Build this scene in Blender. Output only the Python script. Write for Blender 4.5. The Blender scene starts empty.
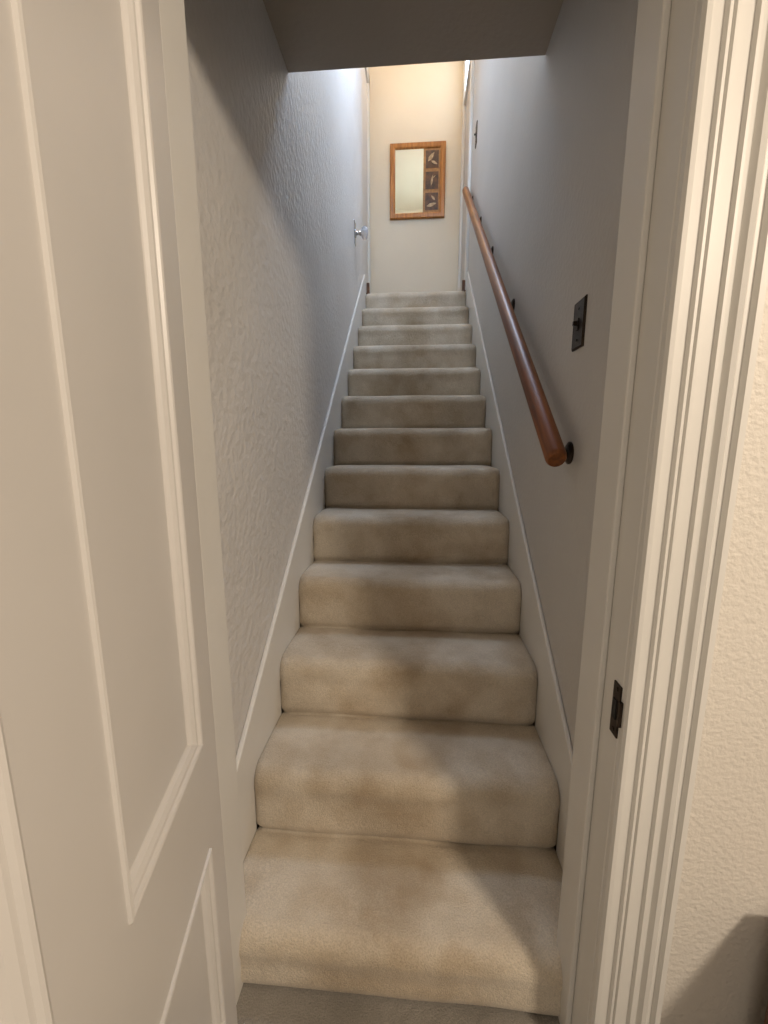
import bpy, bmesh, math, random
from mathutils import Vector, Matrix
random.seed(3)
S=bpy.context.scene
COL=S.collection
S.view_settings.view_transform='Standard'
# ---------------------------------------------------------------- materials
def mat(name,col,rough=.6,col2=None,nscale=8,bump=0,bscale=60,bdist=.002,metal=0,detail=4,spec=.5,bdetail=3):
    m=bpy.data.materials.new(name); m.use_nodes=True
    nt=m.node_tree; b=nt.nodes['Principled BSDF']
    b.inputs['Roughness'].default_value=rough; b.inputs['Metallic'].default_value=metal
    b.inputs['Specular IOR Level'].default_value=spec
    tc=nt.nodes.new('ShaderNodeTexCoord')
    if col2 is None: col2=tuple(c*.94 for c in col)
    n=nt.nodes.new('ShaderNodeTexNoise'); n.inputs['Scale'].default_value=nscale; n.inputs['Detail'].default_value=detail
    nt.links.new(tc.outputs['Object'],n.inputs['Vector'])
    r=nt.nodes.new('ShaderNodeValToRGB'); r.color_ramp.elements[0].position=.35; r.color_ramp.elements[1].position=.65
    r.color_ramp.elements[0].color=(*col2,1); r.color_ramp.elements[1].color=(*col,1)
    nt.links.new(n.outputs['Fac'],r.inputs['Fac']); nt.links.new(r.outputs['Color'],b.inputs['Base Color'])
    if bump:
        n2=nt.nodes.new('ShaderNodeTexNoise'); n2.inputs['Scale'].default_value=bscale; n2.inputs['Detail'].default_value=bdetail
        nt.links.new(tc.outputs['Object'],n2.inputs['Vector'])
        bp=nt.nodes.new('ShaderNodeBump'); bp.inputs['Strength'].default_value=bump; bp.inputs['Distance'].default_value=bdist
        nt.links.new(n2.outputs['Fac'],bp.inputs['Height']); nt.links.new(bp.outputs['Normal'],b.inputs['Normal'])
    return m
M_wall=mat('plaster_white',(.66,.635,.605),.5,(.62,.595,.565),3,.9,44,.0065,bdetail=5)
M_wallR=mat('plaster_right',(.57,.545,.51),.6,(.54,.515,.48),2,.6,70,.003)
M_hall=mat('plaster_cream',(.76,.68,.54),.6,(.73,.65,.51),2,.4,50,.003)
M_room=mat('plaster_room',(.71,.665,.60),.55,(.68,.635,.57),3,.8,110,.003)
M_trim=mat('painted_trim',(.71,.69,.65),.45,(.68,.66,.62),4,.15,25,.001)
M_door=mat('painted_door',(.65,.625,.60),.38,(.60,.58,.555),2,.15,22,.0015)
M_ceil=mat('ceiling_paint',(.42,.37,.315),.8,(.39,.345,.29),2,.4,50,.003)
M_bronze=mat('dark_bronze',(.06,.045,.035),.35,(.03,.022,.018),40,.3,120,.0005,metal=.9)
M_cab=mat('dark_wood',(.14,.055,.022),.4,(.07,.028,.012),20)
def wood(name,c1,c2,axis,rough=.3):
    m=bpy.data.materials.new(name); m.use_nodes=True; nt=m.node_tree; b=nt.nodes['Principled BSDF']
    tc=nt.nodes.new('ShaderNodeTexCoord'); mp=nt.nodes.new('ShaderNodeMapping')
    sc=[40,40,40]; sc[axis]=3; mp.inputs['Scale'].default_value=sc
    n=nt.nodes.new('ShaderNodeTexNoise'); n.inputs['Scale'].default_value=1.5; n.inputs['Detail'].default_value=6
    r=nt.nodes.new('ShaderNodeValToRGB'); r.color_ramp.elements[0].position=.35; r.color_ramp.elements[1].position=.65
    r.color_ramp.elements[0].color=(*c1,1); r.color_ramp.elements[1].color=(*c2,1)
    nt.links.new(tc.outputs['Object'],mp.inputs['Vector']); nt.links.new(mp.outputs['Vector'],n.inputs['Vector'])
    nt.links.new(n.outputs['Fac'],r.inputs['Fac']); nt.links.new(r.outputs['Color'],b.inputs['Base Color'])
    b.inputs['Roughness'].default_value=rough
    return m
M_rail=wood('oak_rail',(.12,.034,.006),(.26,.082,.014),2,.42)
M_frame=wood('frame_wood',(.34,.12,.016),(.50,.20,.035),2,.35)
def carpet(name,c1,c2,cs,wear):
    m=bpy.data.materials.new(name); m.use_nodes=True; nt=m.node_tree; b=nt.nodes['Principled BSDF']
    b.inputs['Roughness'].default_value=.95; b.inputs['Specular IOR Level'].default_value=.1
    b.inputs['Sheen Weight'].default_value=.2; b.inputs['Sheen Roughness'].default_value=.5
    tc=nt.nodes.new('ShaderNodeTexCoord')
    def noise(s,d):
        n=nt.nodes.new('ShaderNodeTexNoise'); n.inputs['Scale'].default_value=s; n.inputs['Detail'].default_value=d
        nt.links.new(tc.outputs['Object'],n.inputs['Vector']); return n
    def ramp(src,p0,p1,a,bb):
        r=nt.nodes.new('ShaderNodeValToRGB'); r.color_ramp.elements[0].position=p0; r.color_ramp.elements[1].position=p1
        r.color_ramp.elements[0].color=(*a,1); r.color_ramp.elements[1].color=(*bb,1)
        nt.links.new(src,r.inputs['Fac']); return r.outputs['Color']
    def mul(a,bb,f):
        mx=nt.nodes.new('ShaderNodeMix'); mx.data_type='RGBA'; mx.blend_type='MULTIPLY'; mx.inputs[0].default_value=f
        nt.links.new(a,mx.inputs[6]); nt.links.new(bb,mx.inputs[7]); return mx.outputs[2]
    a=noise(3.2,6); f=noise(300,3); g=noise(60,3); h=noise(9,4)
    col=ramp(a.outputs['Fac'],.38,.57,c1,c2)
    col=mul(col,ramp(h.outputs['Fac'],.36,.54,cs,(1,1,1)),.6)
    col=mul(col,ramp(f.outputs['Fac'],.3,.7,(.68,.68,.68),(1,1,1)),.8)
    if wear:
        # foot-traffic soiling: a band down the middle of the flight, broken up by noise
        sp=nt.nodes.new('ShaderNodeSeparateXYZ'); nt.links.new(tc.outputs['Object'],sp.inputs[0])
        d=nt.nodes.new('ShaderNodeMath'); d.operation='ADD'; d.inputs[1].default_value=.025; nt.links.new(sp.outputs['X'],d.inputs[0])
        ab=nt.nodes.new('ShaderNodeMath'); ab.operation='ABSOLUTE'; nt.links.new(d.outputs[0],ab.inputs[0])
        n2=noise(6,4)
        s=nt.nodes.new('ShaderNodeMath'); s.operation='MULTIPLY_ADD'; s.inputs[1].default_value=.9
        nt.links.new(n2.outputs['Fac'],s.inputs[0]); nt.links.new(ab.outputs[0],s.inputs[2])
        col=mul(col,ramp(s.outputs[0],.42,.68,(.76,.69,.60),(1,1,1)),.75)
    nt.links.new(col,b.inputs['Base Color'])
    add=nt.nodes.new('ShaderNodeMath'); add.operation='ADD'
    nt.links.new(f.outputs['Fac'],add.inputs[0]); nt.links.new(g.outputs['Fac'],add.inputs[1])
    bp=nt.nodes.new('ShaderNodeBump'); bp.inputs['Strength'].default_value=.75; bp.inputs['Distance'].default_value=.004
    nt.links.new(add.outputs[0],bp.inputs['Height']); nt.links.new(bp.outputs['Normal'],b.inputs['Normal'])
    return m
M_carpet=carpet('beige_carpet',(.57,.485,.375),(.74,.65,.525),(.82,.76,.68),True)
M_floor=carpet('grey_carpet',(.26,.235,.20),(.35,.32,.28),(.9,.9,.9),False)
def simple(name,col,rough=.4,metal=0,emit=0,trans=0):
    m=bpy.data.materials.new(name); m.use_nodes=True; b=m.node_tree.nodes['Principled BSDF']
    b.inputs['Base Color'].default_value=(*col,1); b.inputs['Roughness'].default_value=rough; b.inputs['Metallic'].default_value=metal
    b.inputs['Transmission Weight'].default_value=trans
    if emit: b.inputs['Emission Color'].default_value=(*col,1); b.inputs['Emission Strength'].default_value=emit
    return m
M_mirror=simple('mirror_glass',(.90,.80,.62),.03,1)
M_glass=simple('crystal_glass',(.85,.9,1),.05,.0,0,.7)
M_nickel=simple('nickel',(.45,.45,.46),.25,1)
M_sky=simple('daylight_glass',(.60,.78,1),.4,0,3)
M_globe=simple('lamp_globe',(1.0,.68,.38),.4,0,38)
M_dark=simple('slot_dark',(.01,.01,.01),.7)
M_artbg=mat('art_tan',(.42,.21,.06),.5,(.28,.13,.04),30)
M_artdk=mat('art_umber',(.13,.058,.022),.5,(.05,.023,.012),25)
M_artlt=mat('art_cream',(.55,.40,.24),.5,(.36,.24,.12),40)
# ---------------------------------------------------------------- helpers
def obj(name,bm,mats,parent=None,smooth=False):
    me=bpy.data.meshes.new(name); bmesh.ops.recalc_face_normals(bm,faces=bm.faces[:]); bm.to_mesh(me); bm.free()
    for m in (mats if isinstance(mats,(list,tuple)) else [mats]): me.materials.append(m)
    if smooth:
        for p in me.polygons: p.use_smooth=True
    o=bpy.data.objects.new(name,me); COL.objects.link(o)
    if parent: o.parent=parent
    return o
def addbox(bm,a,b,mi=0):
    r=bmesh.ops.create_cube(bm,size=1)
    for v in r['verts']:
        v.co=Vector([a[i]+(v.co[i]+.5)*(b[i]-a[i]) for i in range(3)])
    for f in set(f for v in r['verts'] for f in v.link_faces): f.material_index=mi
def boxes(name,lst,m,parent=None,bevel=0,seg=2):
    bm=bmesh.new()
    for a,b in lst: addbox(bm,a,b)
    o=obj(name,bm,m,parent)
    if bevel:
        md=o.modifiers.new('b','BEVEL'); md.width=bevel; md.segments=seg; md.limit_method='ANGLE'
    return o
def empty(name,loc=(0,0,0),rot=(0,0,0)):
    e=bpy.data.objects.new(name,None); e.empty_display_size=.1; COL.objects.link(e); e.location=loc; e.rotation_euler=rot; return e
def prism(name,pts,fn,d0,d1,m,parent=None,smooth=False):
    bm=bmesh.new()
    A=[bm.verts.new(fn(p,d0)) for p in pts]; B=[bm.verts.new(fn(p,d1)) for p in pts]
    n=len(pts)
    for i in range(n): bm.faces.new((A[i],A[(i+1)%n],B[(i+1)%n],B[i]))
    bm.faces.new(A); bm.faces.new(B[::-1])
    return obj(name,bm,m,parent,smooth)
def ring(bm,u0,u1,z0,z1,prof,fn,mi=0,fill=True,fmi=0):
    loops=[]
    for ins,h in prof:
        loops.append([bm.verts.new(fn(*p)) for p in ((u0+ins,z0+ins,h),(u1-ins,z0+ins,h),(u1-ins,z1-ins,h),(u0+ins,z1-ins,h))])
    for a,b in zip(loops,loops[1:]):
        for i in range(4):
            f=bm.faces.new((a[i],a[(i+1)%4],b[(i+1)%4],b[i])); f.material_index=mi
    if fill:
        f=bm.faces.new(loops[-1]); f.material_index=fmi
def tube(bm,p0,p1,r0,r1=None,seg=20,mi=0):
    r1=r0 if r1 is None else r1
    p0=Vector(p0);p1=Vector(p1);d=p1-p0
    q=d.to_track_quat('Z','Y').to_matrix().to_4x4(); q.translation=(p0+p1)/2
    r=bmesh.ops.create_cone(bm,cap_ends=True,segments=seg,radius1=r0,radius2=r1,depth=d.length,matrix=q)
    for f in set(f for v in r['verts'] for f in v.link_faces): f.material_index=mi
def lathe(bm,prof,origin,axis,seg=24,mi=0):
    q=Vector(axis).to_track_quat('Z','Y').to_matrix(); o=Vector(origin); L=[]
    for r,h in prof:
        L.append([bm.verts.new(o+q@Vector((r*math.cos(2*math.pi*i/seg),r*math.sin(2*math.pi*i/seg),h))) for i in range(seg)])
    for a,b in zip(L,L[1:]):
        for i in range(seg):
            f=bm.faces.new((a[i],a[(i+1)%seg],b[(i+1)%seg],b[i])); f.material_index=mi
    bm.faces.new(L[0][::-1]); bm.faces.new(L[-1])
# ---------------------------------------------------------------- dimensions
T=.25; Y1=.73; N=13; ZL=2.470; ZA=.147; R=(ZL-ZA)/(N-1)
XL,XR=-.46,.408
CL,CR=-.4445,.3945
JL,JR=-.392,.336
DF,DB=.637,.778
def nose(k): return Y1+(k-1)*T
def nz(k): return ZA+(k-1)*R
YEND=4.55; TOP=4.9; SOF=2.50; SOFY=1.65
# ---------------------------------------------------------------- staircase
prof=[]
RN=.044; RV=.048
for k in range(1,N+1):
    y=nose(k)-.002; z=nz(k)
    zb=nz(k-1) if k>1 else 0
    g=.012 if k>1 else 0
    prof.append((y+.024,zb-g+.001)); prof.append((y+.011,zb+.004)); prof.append((y+.003,zb+.016)); prof.append((y-.001,zb+.035)); prof.append((y+.003,z-.095)); prof.append((y+.003,z-.07))
    for i in range(11):
        a=math.radians(188-i*98/10)
        prof.append((y+RN+RN*math.cos(a),z-RV+RV*math.sin(a)))
    prof.append((y+.09,z+.001)); prof.append((y+.16,z)); prof.append((y+T-.015,z-.001)); 
    if k<N: prof.append((y+T+.002,z-.002))
prof.append((YEND-.001,ZL))
bm=bmesh.new()
xs=[CL,CL+.003,CL+.009,CL+.02,CL+.04,CL+.07]+[CL+.07+(CR-CL-.14)*i/20 for i in range(1,20)]+[CR-.07,CR-.04,CR-.02,CR-.009,CR-.003,CR]
from mathutils import noise as mnoise
rows=[]
def inset(x):
    d=min(x-CL,CR-x)
    return .018*max(0,1-d/.035)**2.4
for x in xs:
    s=inset(x); row=[]
    for (y,z) in prof:
        w=mnoise.noise(Vector((x*5,y*5,z*5)))*.004
        row.append(bm.verts.new((x,min(y+s+w,YEND-.001),max(z-s*.5+w*.6,.001))))
    rows.append(row)
for a,b in zip(rows,rows[1:]):
    for i in range(len(prof)-1): bm.faces.new((a[i],b[i],b[i+1],a[i+1]))
lowrows=[]
for row in (rows[0],rows[-1]):
    x=row[0].co.x; low=[]
    for v in row:
        if v.co.y<1.05: low.append(bm.verts.new((x,v.co.y,0.0005)))
        else: low.append(bm.verts.new((x,v.co.y,max(.0005,min(ZL-.25,(v.co.y-1.05)*R/T)))))
    for i in range(len(row)-1): bm.faces.new((row[i],row[i+1],low[i+1],low[i]))
    lowrows.append(low)
for i in range(len(prof)-1): bm.faces.new((lowrows[0][i],lowrows[0][i+1],lowrows[1][i+1],lowrows[1][i]))
bm.faces.new([r[-1] for r in rows]+[lowrows[1][-1],lowrows[0][-1]])
bm.faces.new([r[0] for r in rows]+[lowrows[1][0],lowrows[0][0]])
st=obj('carpeted_staircase',bm,M_carpet,smooth=True)
# ---------------------------------------------------------------- walls
boxes('wall_left',[((XL-.15,DB,0),(XL,3.70,TOP)),((XL-.15,3.70,0),(XL-.04,YEND,TOP))],M_wall)
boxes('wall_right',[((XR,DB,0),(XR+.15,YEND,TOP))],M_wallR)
boxes('wall_back',[((XL-.15,YEND,0),(XR+.15,YEND+.12,TOP))],M_hall)
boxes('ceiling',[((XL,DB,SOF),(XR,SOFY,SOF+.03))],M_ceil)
boxes('wall_header',[((XL,SOFY-.12,SOF+.03),(XR,SOFY-.001,TOP))],M_hall)
boxes('ceiling_upper',[((XL-.15,SOFY-.12,TOP),(XR+.15,YEND+.12,TOP+.1))],M_hall)
RX0,RX1,RY0=-1.9,1.9,-2.6
boxes('wall_front',[((RX0,DF,0),(JL-.02,DB,2.6)),((JR+.02,DF,0),(RX1,DB,2.6)),((JL-.02,DF,2.07),(JR+.02,DB,2.6))],M_room)
boxes('wall_room_left',[((RX0-.1,RY0,0),(RX0,DB,2.6))],M_room)
boxes('wall_room_right',[((RX1,RY0,0),(RX1+.1,DB,2.6))],M_room)
boxes('wall_room_rear',[((RX0-.1,RY0-.1,0),(RX1+.1,RY0,2.6))],M_room)
boxes('ceiling_room',[((RX0-.1,RY0-.1,2.6),(RX1+.1,DB,2.7))],M_room)
boxes('floor',[((RX0-.1,RY0-.1,-.1),(RX1+.1,.95,0))],M_floor)
def skirt(name,x0,x1):
    h=.135; s=R/T
    ya,yb=DB,nose(N)+.02
    zt=lambda y:(y-nose(1))*s+ZA+h
    pts=[(ya,zt(ya)),(yb-.02,zt(yb-.02)),(yb,ZL+.135),(YEND,ZL+.135),(YEND,ZL-.1),(yb,ZL-.4),(ya+.3,0),(ya,0)]
    o=prism(name,pts,lambda p,d:(d,p[0],p[1]),x0,x1,M_trim)
    md=o.modifiers.new('b','BEVEL'); md.width=.004; md.segments=2
skirt('baseboard_left',XL+.0005,XL+.015); skirt('baseboard_right',XR-.013,XR-.0005)
boxes('baseboard_back',[((XL-.04,YEND-.018,ZL),(XR,YEND,ZL+.13))],M_trim,bevel=.004)
# ---------------------------------------------------------------- door frame
fr=empty('trim_doorframe')
for nm,x0,x1,sx0,sx1 in (('jamb_left',JL-.02,JL,JL,JL+.008),('jamb_right',JR,JR+.02,JR-.011,JR)):
    boxes(nm,[((x0,DF,0),(x1,DB+.003,2.07))],M_trim,fr,.003)
    boxes(nm+'_stop',[((sx0,DF+.060,0),(sx1,DB+.001,2.05))],M_trim,fr,.003)
boxes('jamb_head',[((JL,DF,2.05),(JR,DB,2.07))],M_trim,fr,.002)
boxes('back_fill_left',[((XL,DB-.001,0),(JL,DB+.012,SOF))],M_wall,fr)
boxes('back_fill_right',[((JR,DB-.001,0),(XR,DB+.012,SOF))],M_wall,fr)
cp=[(0,0),(0,.010),(.004,.016),(.012,.017),(.016,.011),(.034,.012),(.037,.018),(.042,.018),(.045,.011),(.048,.018),(.053,.018),(.056,.011),(.080,.012),(.083,.018),(.088,.018),(.091,.012),(.100,.013),(.106,.021),(.114,.023),(.120,.018),(.128,.018),(.132,.026),(.143,.026),(.146,.022),(.146,0)]
cp=[(a*.76,b) for a,b in cp]
prism('casing_right',cp,lambda p,d:(JR+.001+p[0],DF-p[1],d),0,2.08,M_trim,fr)
prism('casing_left',cp,lambda p,d:(JL-.006-p[0],DF-p[1],d),0,2.08,M_trim,fr)
prism('casing_head',cp,lambda p,d:(d,DF-p[1],2.06+p[0]),JL-.115,JR+.115,M_trim,fr)
sp=empty('strike_plate')
boxes('plate',[((JR-.0025,DF+.002,.760),(JR+.001,DF+.026,.852))],M_bronze,sp,.001)
boxes('latch_hole',[((JR-.004,DF+.009,.790),(JR-.002,DF+.020,.824))],M_dark,sp)
bm=bmesh.new()
tube(bm,(JR-.001,DF-.001,.785),(JR-.001,DF-.001,.828),.0035,seg=12)
for z in (.770,.842): tube(bm,(JR-.0035,DF+.014,z),(JR-.002,DF+.014,z),.004,seg=12)
obj('lip_and_screws',bm,M_bronze,sp)
# ---------------------------------------------------------------- panel door (open)
DW=.715; th=math.radians(12.4)
hy=DF-.006; hx=-.208-.22*hy
dvec=Vector((math.sin(th),-math.cos(th),0)); nvec=Vector((math.cos(th),math.sin(th),0))
door=empty('door_1')
def dfn(u,z,h): 
    p=Vector((hx,hy,0))+dvec*u+nvec*h; return (p.x,p.y,z)
SX=[(.076,.323),(.430,.64)]; SZ=[(.22,.584),(.772,1.90)]
bm=bmesh.new()
def dbox(u0,u1,z0,z1,h0,h1):
    r=bmesh.ops.create_cube(bm,size=1)
    for v in r['verts']:
        v.co=Vector(dfn(u0+(v.co.x+.5)*(u1-u0),z0+(v.co.y+.5)*(z1-z0),h0+(v.co.z+.5)*(h1-h0)))
zs0,zs1=.012,2.04
dbox(0,SX[0][0],zs0,zs1,-.038,0); dbox(SX[0][1],SX[1][0],zs0,zs1,-.038,0); dbox(SX[1][1],DW,zs0,zs1,-.038,0)
for (a,b) in SX:
    dbox(a,b,zs0,SZ[0][0],-.038,0); dbox(a,b,SZ[0][1],SZ[1][0],-.038,0); dbox(a,b,SZ[1][1],zs1,-.038,0)
obj('stiles_and_rails',bm,M_door,door)
bm=bmesh.new()
mp=[(0,0),(.001,.0035),(.004,.0045),(.007,.003),(.009,-.001),(.013,-.002),(.018,-.006),(.020,-.011),(.0215,-.0125)]
for (a,b) in SX:
    for (c,d) in SZ:
        ring(bm,a,b,c,d,mp,lambda u,z,h:dfn(u,z,h))
        ring(bm,a,b,c,d,mp,lambda u,z,h:dfn(u,z,-.038-h))
obj('panels_and_moulding',bm,M_door,door)
# ---------------------------------------------------------------- handrail
hr=empty('handrail')
P0=Vector((.350,1.075,1.196)); P1=Vector((.362,3.73,3.20))
d=(P1-P0); L=d.length
bm=bmesh.new()
rp=[(.026*math.cos(2*math.pi*i/28),.028*math.sin(2*math.pi*i/28)) for i in range(28)]
loops=[]
for t,s in ((0,.80),(.006,.95),(.014,1),(L-.014,1),(L-.006,.95),(L,.8)):
    loops.append([bm.verts.new((x*s,y*s,t)) for x,y in rp])
for a,b in zip(loops,loops[1:]):
    for i in range(len(rp)): bm.faces.new((a[i],a[(i+1)%len(rp)],b[(i+1)%len(rp)],b[i]))
bm.faces.new(loops[0][::-1]); bm.faces.new(loops[-1])
ro=obj('wooden_rail',bm,M_rail,hr,True)
md=ro.modifiers.new('e','EDGE_SPLIT'); md.split_angle=math.radians(50)
ro.location=P0; ro.rotation_euler=d.to_track_quat('Z','Y').to_euler()
for i,t in enumerate((.03,.33,.56,.76,.955)):
    p=P0+d*t
    bm=bmesh.new()
    lathe(bm,[(.001,0),(.030,0),(.030,.004),(.022,.009),(.010,.012),(.010,.014)],(XR,p.y,p.z-.045),(-1,0,0),mi=0)
    q=[Vector((XR-.008,p.y,p.z-.045)),Vector((XR-.026,p.y,p.z-.052)),Vector((XR-.040,p.y,p.z-.048)),Vector((p.x,p.y,p.z-.030))]
    for a,b in zip(q,q[1:]): tube(bm,a,b,.008,seg=12)
    u=d.normalized()
    tube(bm,p-u*.03+Vector((0,0,-.031)),p+u*.03+Vector((0,0,-.031)),.006,seg=10)
    obj('bracket_%d'%(i+1),bm,M_bronze,hr)
# ---------------------------------------------------------------- light switches (dark plates)
def switch(name,y,z,w,h):
    e=empty(name); x=XR
    bm=bmesh.new()
    ring(bm,y-w/2,y+w/2,z-h/2,z+h/2,[(0,0),(0,.003),(.004,.006),(.007,.0055)],lambda u,zz,hh:(x-hh,u,zz))
    obj('cover_plate',bm,M_bronze,e)
    bm=bmesh.new()
    addbox(bm,(x-.008,y-.006,z-.014),(x-.004,y+.006,z+.014)); addbox(bm,(x-.018,y-.003,z-.003),(x-.006,y+.003,z+.007))
    for s in (-1,1): tube(bm,(x-.0075,y,z+s*h*.32),(x-.005,y,z+s*h*.32),.003,seg=10)
    obj('toggle',bm,M_bronze,e)
switch('light_switch',1.150,1.533,.072,.118)
switch('light_switch',3.50,3.44,.07,.14)
# ---------------------------------------------------------------- door knob
kb=empty('door_knob'); ky,kz=3.24,2.70
boxes('backplate',[((XL,ky-.03,kz-.075),(XL+.006,ky+.03,kz+.075))],M_nickel,kb,.003)
bm=bmesh.new()
lathe(bm,[(.001,.004),(.030,.004),(.028,.010),(.014,.014),(.012,.03),(.018,.046)],(XL,ky,kz),(1,0,0)); obj('rosette',bm,M_nickel,kb,True)
bm=bmesh.new()
lathe(bm,[(.016,.046),(.032,.052),(.042,.064),(.042,.078),(.032,.092),(.016,.096)],(XL,ky,kz),(1,0,0),seg=10); obj('crystal',bm,M_glass,kb)
# ---------------------------------------------------------------- wall mirror
mr=empty('wall_mirror')
yb=YEND; x0,x1,z0,z1=-.290,.244,3.395,4.05
mf=lambda u,z,h:(u,yb-h,z)
bm=bmesh.new()
ring(bm,x0,x1,z0,z1,[(0,0),(0,.022),(.006,.028),(.036,.026),(.048,.020),(.052,.010)],mf,fill=False)
obj('frame',bm,M_frame,mr)
xm=x1-.052-.16
boxes('glass',[((x0+.04,yb-.012,z0+.04),(xm,yb-.004,z1-.04))],M_mirror,mr)
boxes('art_panel',[((xm,yb-.013,z0+.04),(x1-.04,yb-.004,z1-.04))],M_artbg,mr)
bm=bmesh.new(); bl=bmesh.new()
pz0=z0+.054; ph=(z1-z0-.108)/3; xa,xb=xm+.022,x1-.066
def leaf(cx,cz,ang,l,w,lo,hi):
    t=Vector((math.cos(ang),math.sin(ang))); n=Vector((-t.y,t.x)); c=Vector((cx,cz))
    pts=[c-t*l*.5,c-t*l*.15+n*w,c+t*l*.2+n*w*.8,c+t*l*.5,c+t*l*.1-n*w*.9,c-t*l*.2-n*w]
    pts=[Vector((min(max(p.x,xa),xb),min(max(p.y,lo),hi))) for p in pts]
    bl.faces.new([bl.verts.new((p.x,yb-.0165,p.y)) for p in pts])
for j in range(3):
    za=pz0+j*ph+.016; zb_=za+ph-.032
    addbox(bm,(xa,yb-.0155,za),(xb,yb-.012,zb_))
    cx=(xa+xb)/2; cz=(za+zb_)/2
    if j==1:
        leaf(cx,cz,1.4,.10,.010,za,zb_); leaf(cx+.02,cz+.03,.7,.04,.005,za,zb_)
    elif j==2:
        leaf(cx-.01,cz+.02,.9,.10,.018,za,zb_); leaf(cx+.02,cz-.03,-.5,.07,.012,za,zb_)
    else:
        leaf(cx,cz-.03,.25,.10,.016,za,zb_); leaf(cx+.015,cz+.03,2.3,.06,.010,za,zb_)
obj('dark_tiles',bm,M_artdk,mr); obj('leaf_art',bl,M_artlt,mr)
# ---------------------------------------------------------------- landing door/casings & windows
d2=empty('door_2')
xw=XL-.04
boxes('slab',[((xw-.01,3.82,ZL+.01),(xw+.004,4.40,ZL+2.0))],M_door,d2,.002)
boxes('casing',[((xw,3.73,ZL),(xw+.02,3.82,ZL+2.1)),((xw,4.40,ZL),(xw+.02,4.49,ZL+2.1)),((xw,3.73,ZL+2.0),(xw+.02,4.49,ZL+2.1))],M_trim,d2,.004)
boxes('trim_1',[((XR-.022,3.78,ZL),(XR,3.87,ZL+1.75))],M_trim,bevel=.004)
boxes('trim_2',[((XR-.022,4.40,ZL),(XR,4.50,ZL+2.3))],M_trim,bevel=.004)
def window(name,y0,y1,z0,z1):
    e=empty(name)
    boxes('pane',[((XR-.014,y0+.025,z0+.025),(XR-.006,y1-.025,z1-.025))],M_sky,e)
    bm=bmesh.new()
    ring(bm,y0,y1,z0,z1,[(0,0),(0,.02),(.006,.024),(.022,.022),(.027,.014)],lambda u,z,h:(XR-h,u,z),fill=False)
    obj('sash',bm,M_trim,e)
window('window_1',2.05,3.15,3.85,4.75)
window('window_2',3.80,4.39,4.24,4.82)
ns=empty('gate_bracket')
for i,x in enumerate((XL+.02,XR-.045)):
    boxes('stub_%d'%(i+1),[((x,3.78,ZL),(x+.025,3.80,ZL+.09)),((x-.004,3.775,ZL),(x+.03,3.805,ZL+.012))],M_cab,ns,.004)
gl=empty('ceiling_lamp')
bm=bmesh.new(); bmesh.ops.create_uvsphere(bm,u_segments=24,v_segments=14,radius=.085,matrix=Matrix.Translation((-.03,3.75,4.72))); obj('globe',bm,M_globe,gl,True)
bm=bmesh.new(); lathe(bm,[(.06,0),(.055,.02),(.03,.04),(.02,.11)],(-.03,3.75,TOP),(0,0,-1)); obj('rose',bm,M_nickel,gl,True)
# ---------------------------------------------------------------- side cabinet bottom right
cb=empty('side_cabinet')
boxes('carcass',[((.602,.33,.06),(1.10,.60,.455))],M_cab,cb,.004)
boxes('top',[((.593,.315,.455),(1.115,.605,.475))],M_cab,cb,.006)
boxes('feet',[((.61,.34,0),(.65,.38,.06)),((1.05,.34,0),(1.09,.38,.06)),((.61,.55,0),(.65,.59,.06)),((1.05,.55,0),(1.09,.59,.06))],M_cab,cb,.003)
boxes('drawer_fronts',[((.615,.322,.08),(1.08,.33,.26)),((.615,.322,.27),(1.08,.33,.445))],M_cab,cb,.003)
# ---------------------------------------------------------------- lights
def area(name,loc,tgt,sx,sy,e,col):
    l=bpy.data.lights.new(name,'AREA'); l.shape='RECTANGLE'; l.size=sx; l.size_y=sy; l.energy=e; l.color=col
    o=bpy.data.objects.new(name,l); COL.objects.link(o); o.location=loc
    o.rotation_euler=(Vector(tgt)-Vector(loc)).to_track_quat('-Z','Y').to_euler(); return o
area('window_light',(XR-.06,2.65,4.3),(-.46,2.2,2.9),.6,.4,46,(.62,.76,1.0))
area('room_lamp',(1.45,-1.05,2.25),(-.1,1.0,.6),.28,.28,43,(1.0,.85,.68))
area('room_fill_light',(-.3,-2.4,1.6),(0,1,1.0),2.0,1.4,9,(1.0,.95,.88))  # added fill lamp behind the camera; no window stands here
w=bpy.data.worlds.new('world'); S.world=w; w.use_nodes=True
w.node_tree.nodes['Background'].inputs[0].default_value=(.6,.7,.9,1); w.node_tree.nodes['Background'].inputs[1].default_value=.1
# ---------------------------------------------------------------- camera
c=bpy.data.cameras.new('camera'); co=bpy.data.objects.new('camera',c); COL.objects.link(co)
c.sensor_fit='VERTICAL'; c.sensor_height=36; c.sensor_width=27; c.lens=416/1024*36; c.clip_start=.01
co.location=(0,0,1.245)
co.rotation_euler=(math.radians(90-9.8),0,math.radians(4.4))
S.camera=co
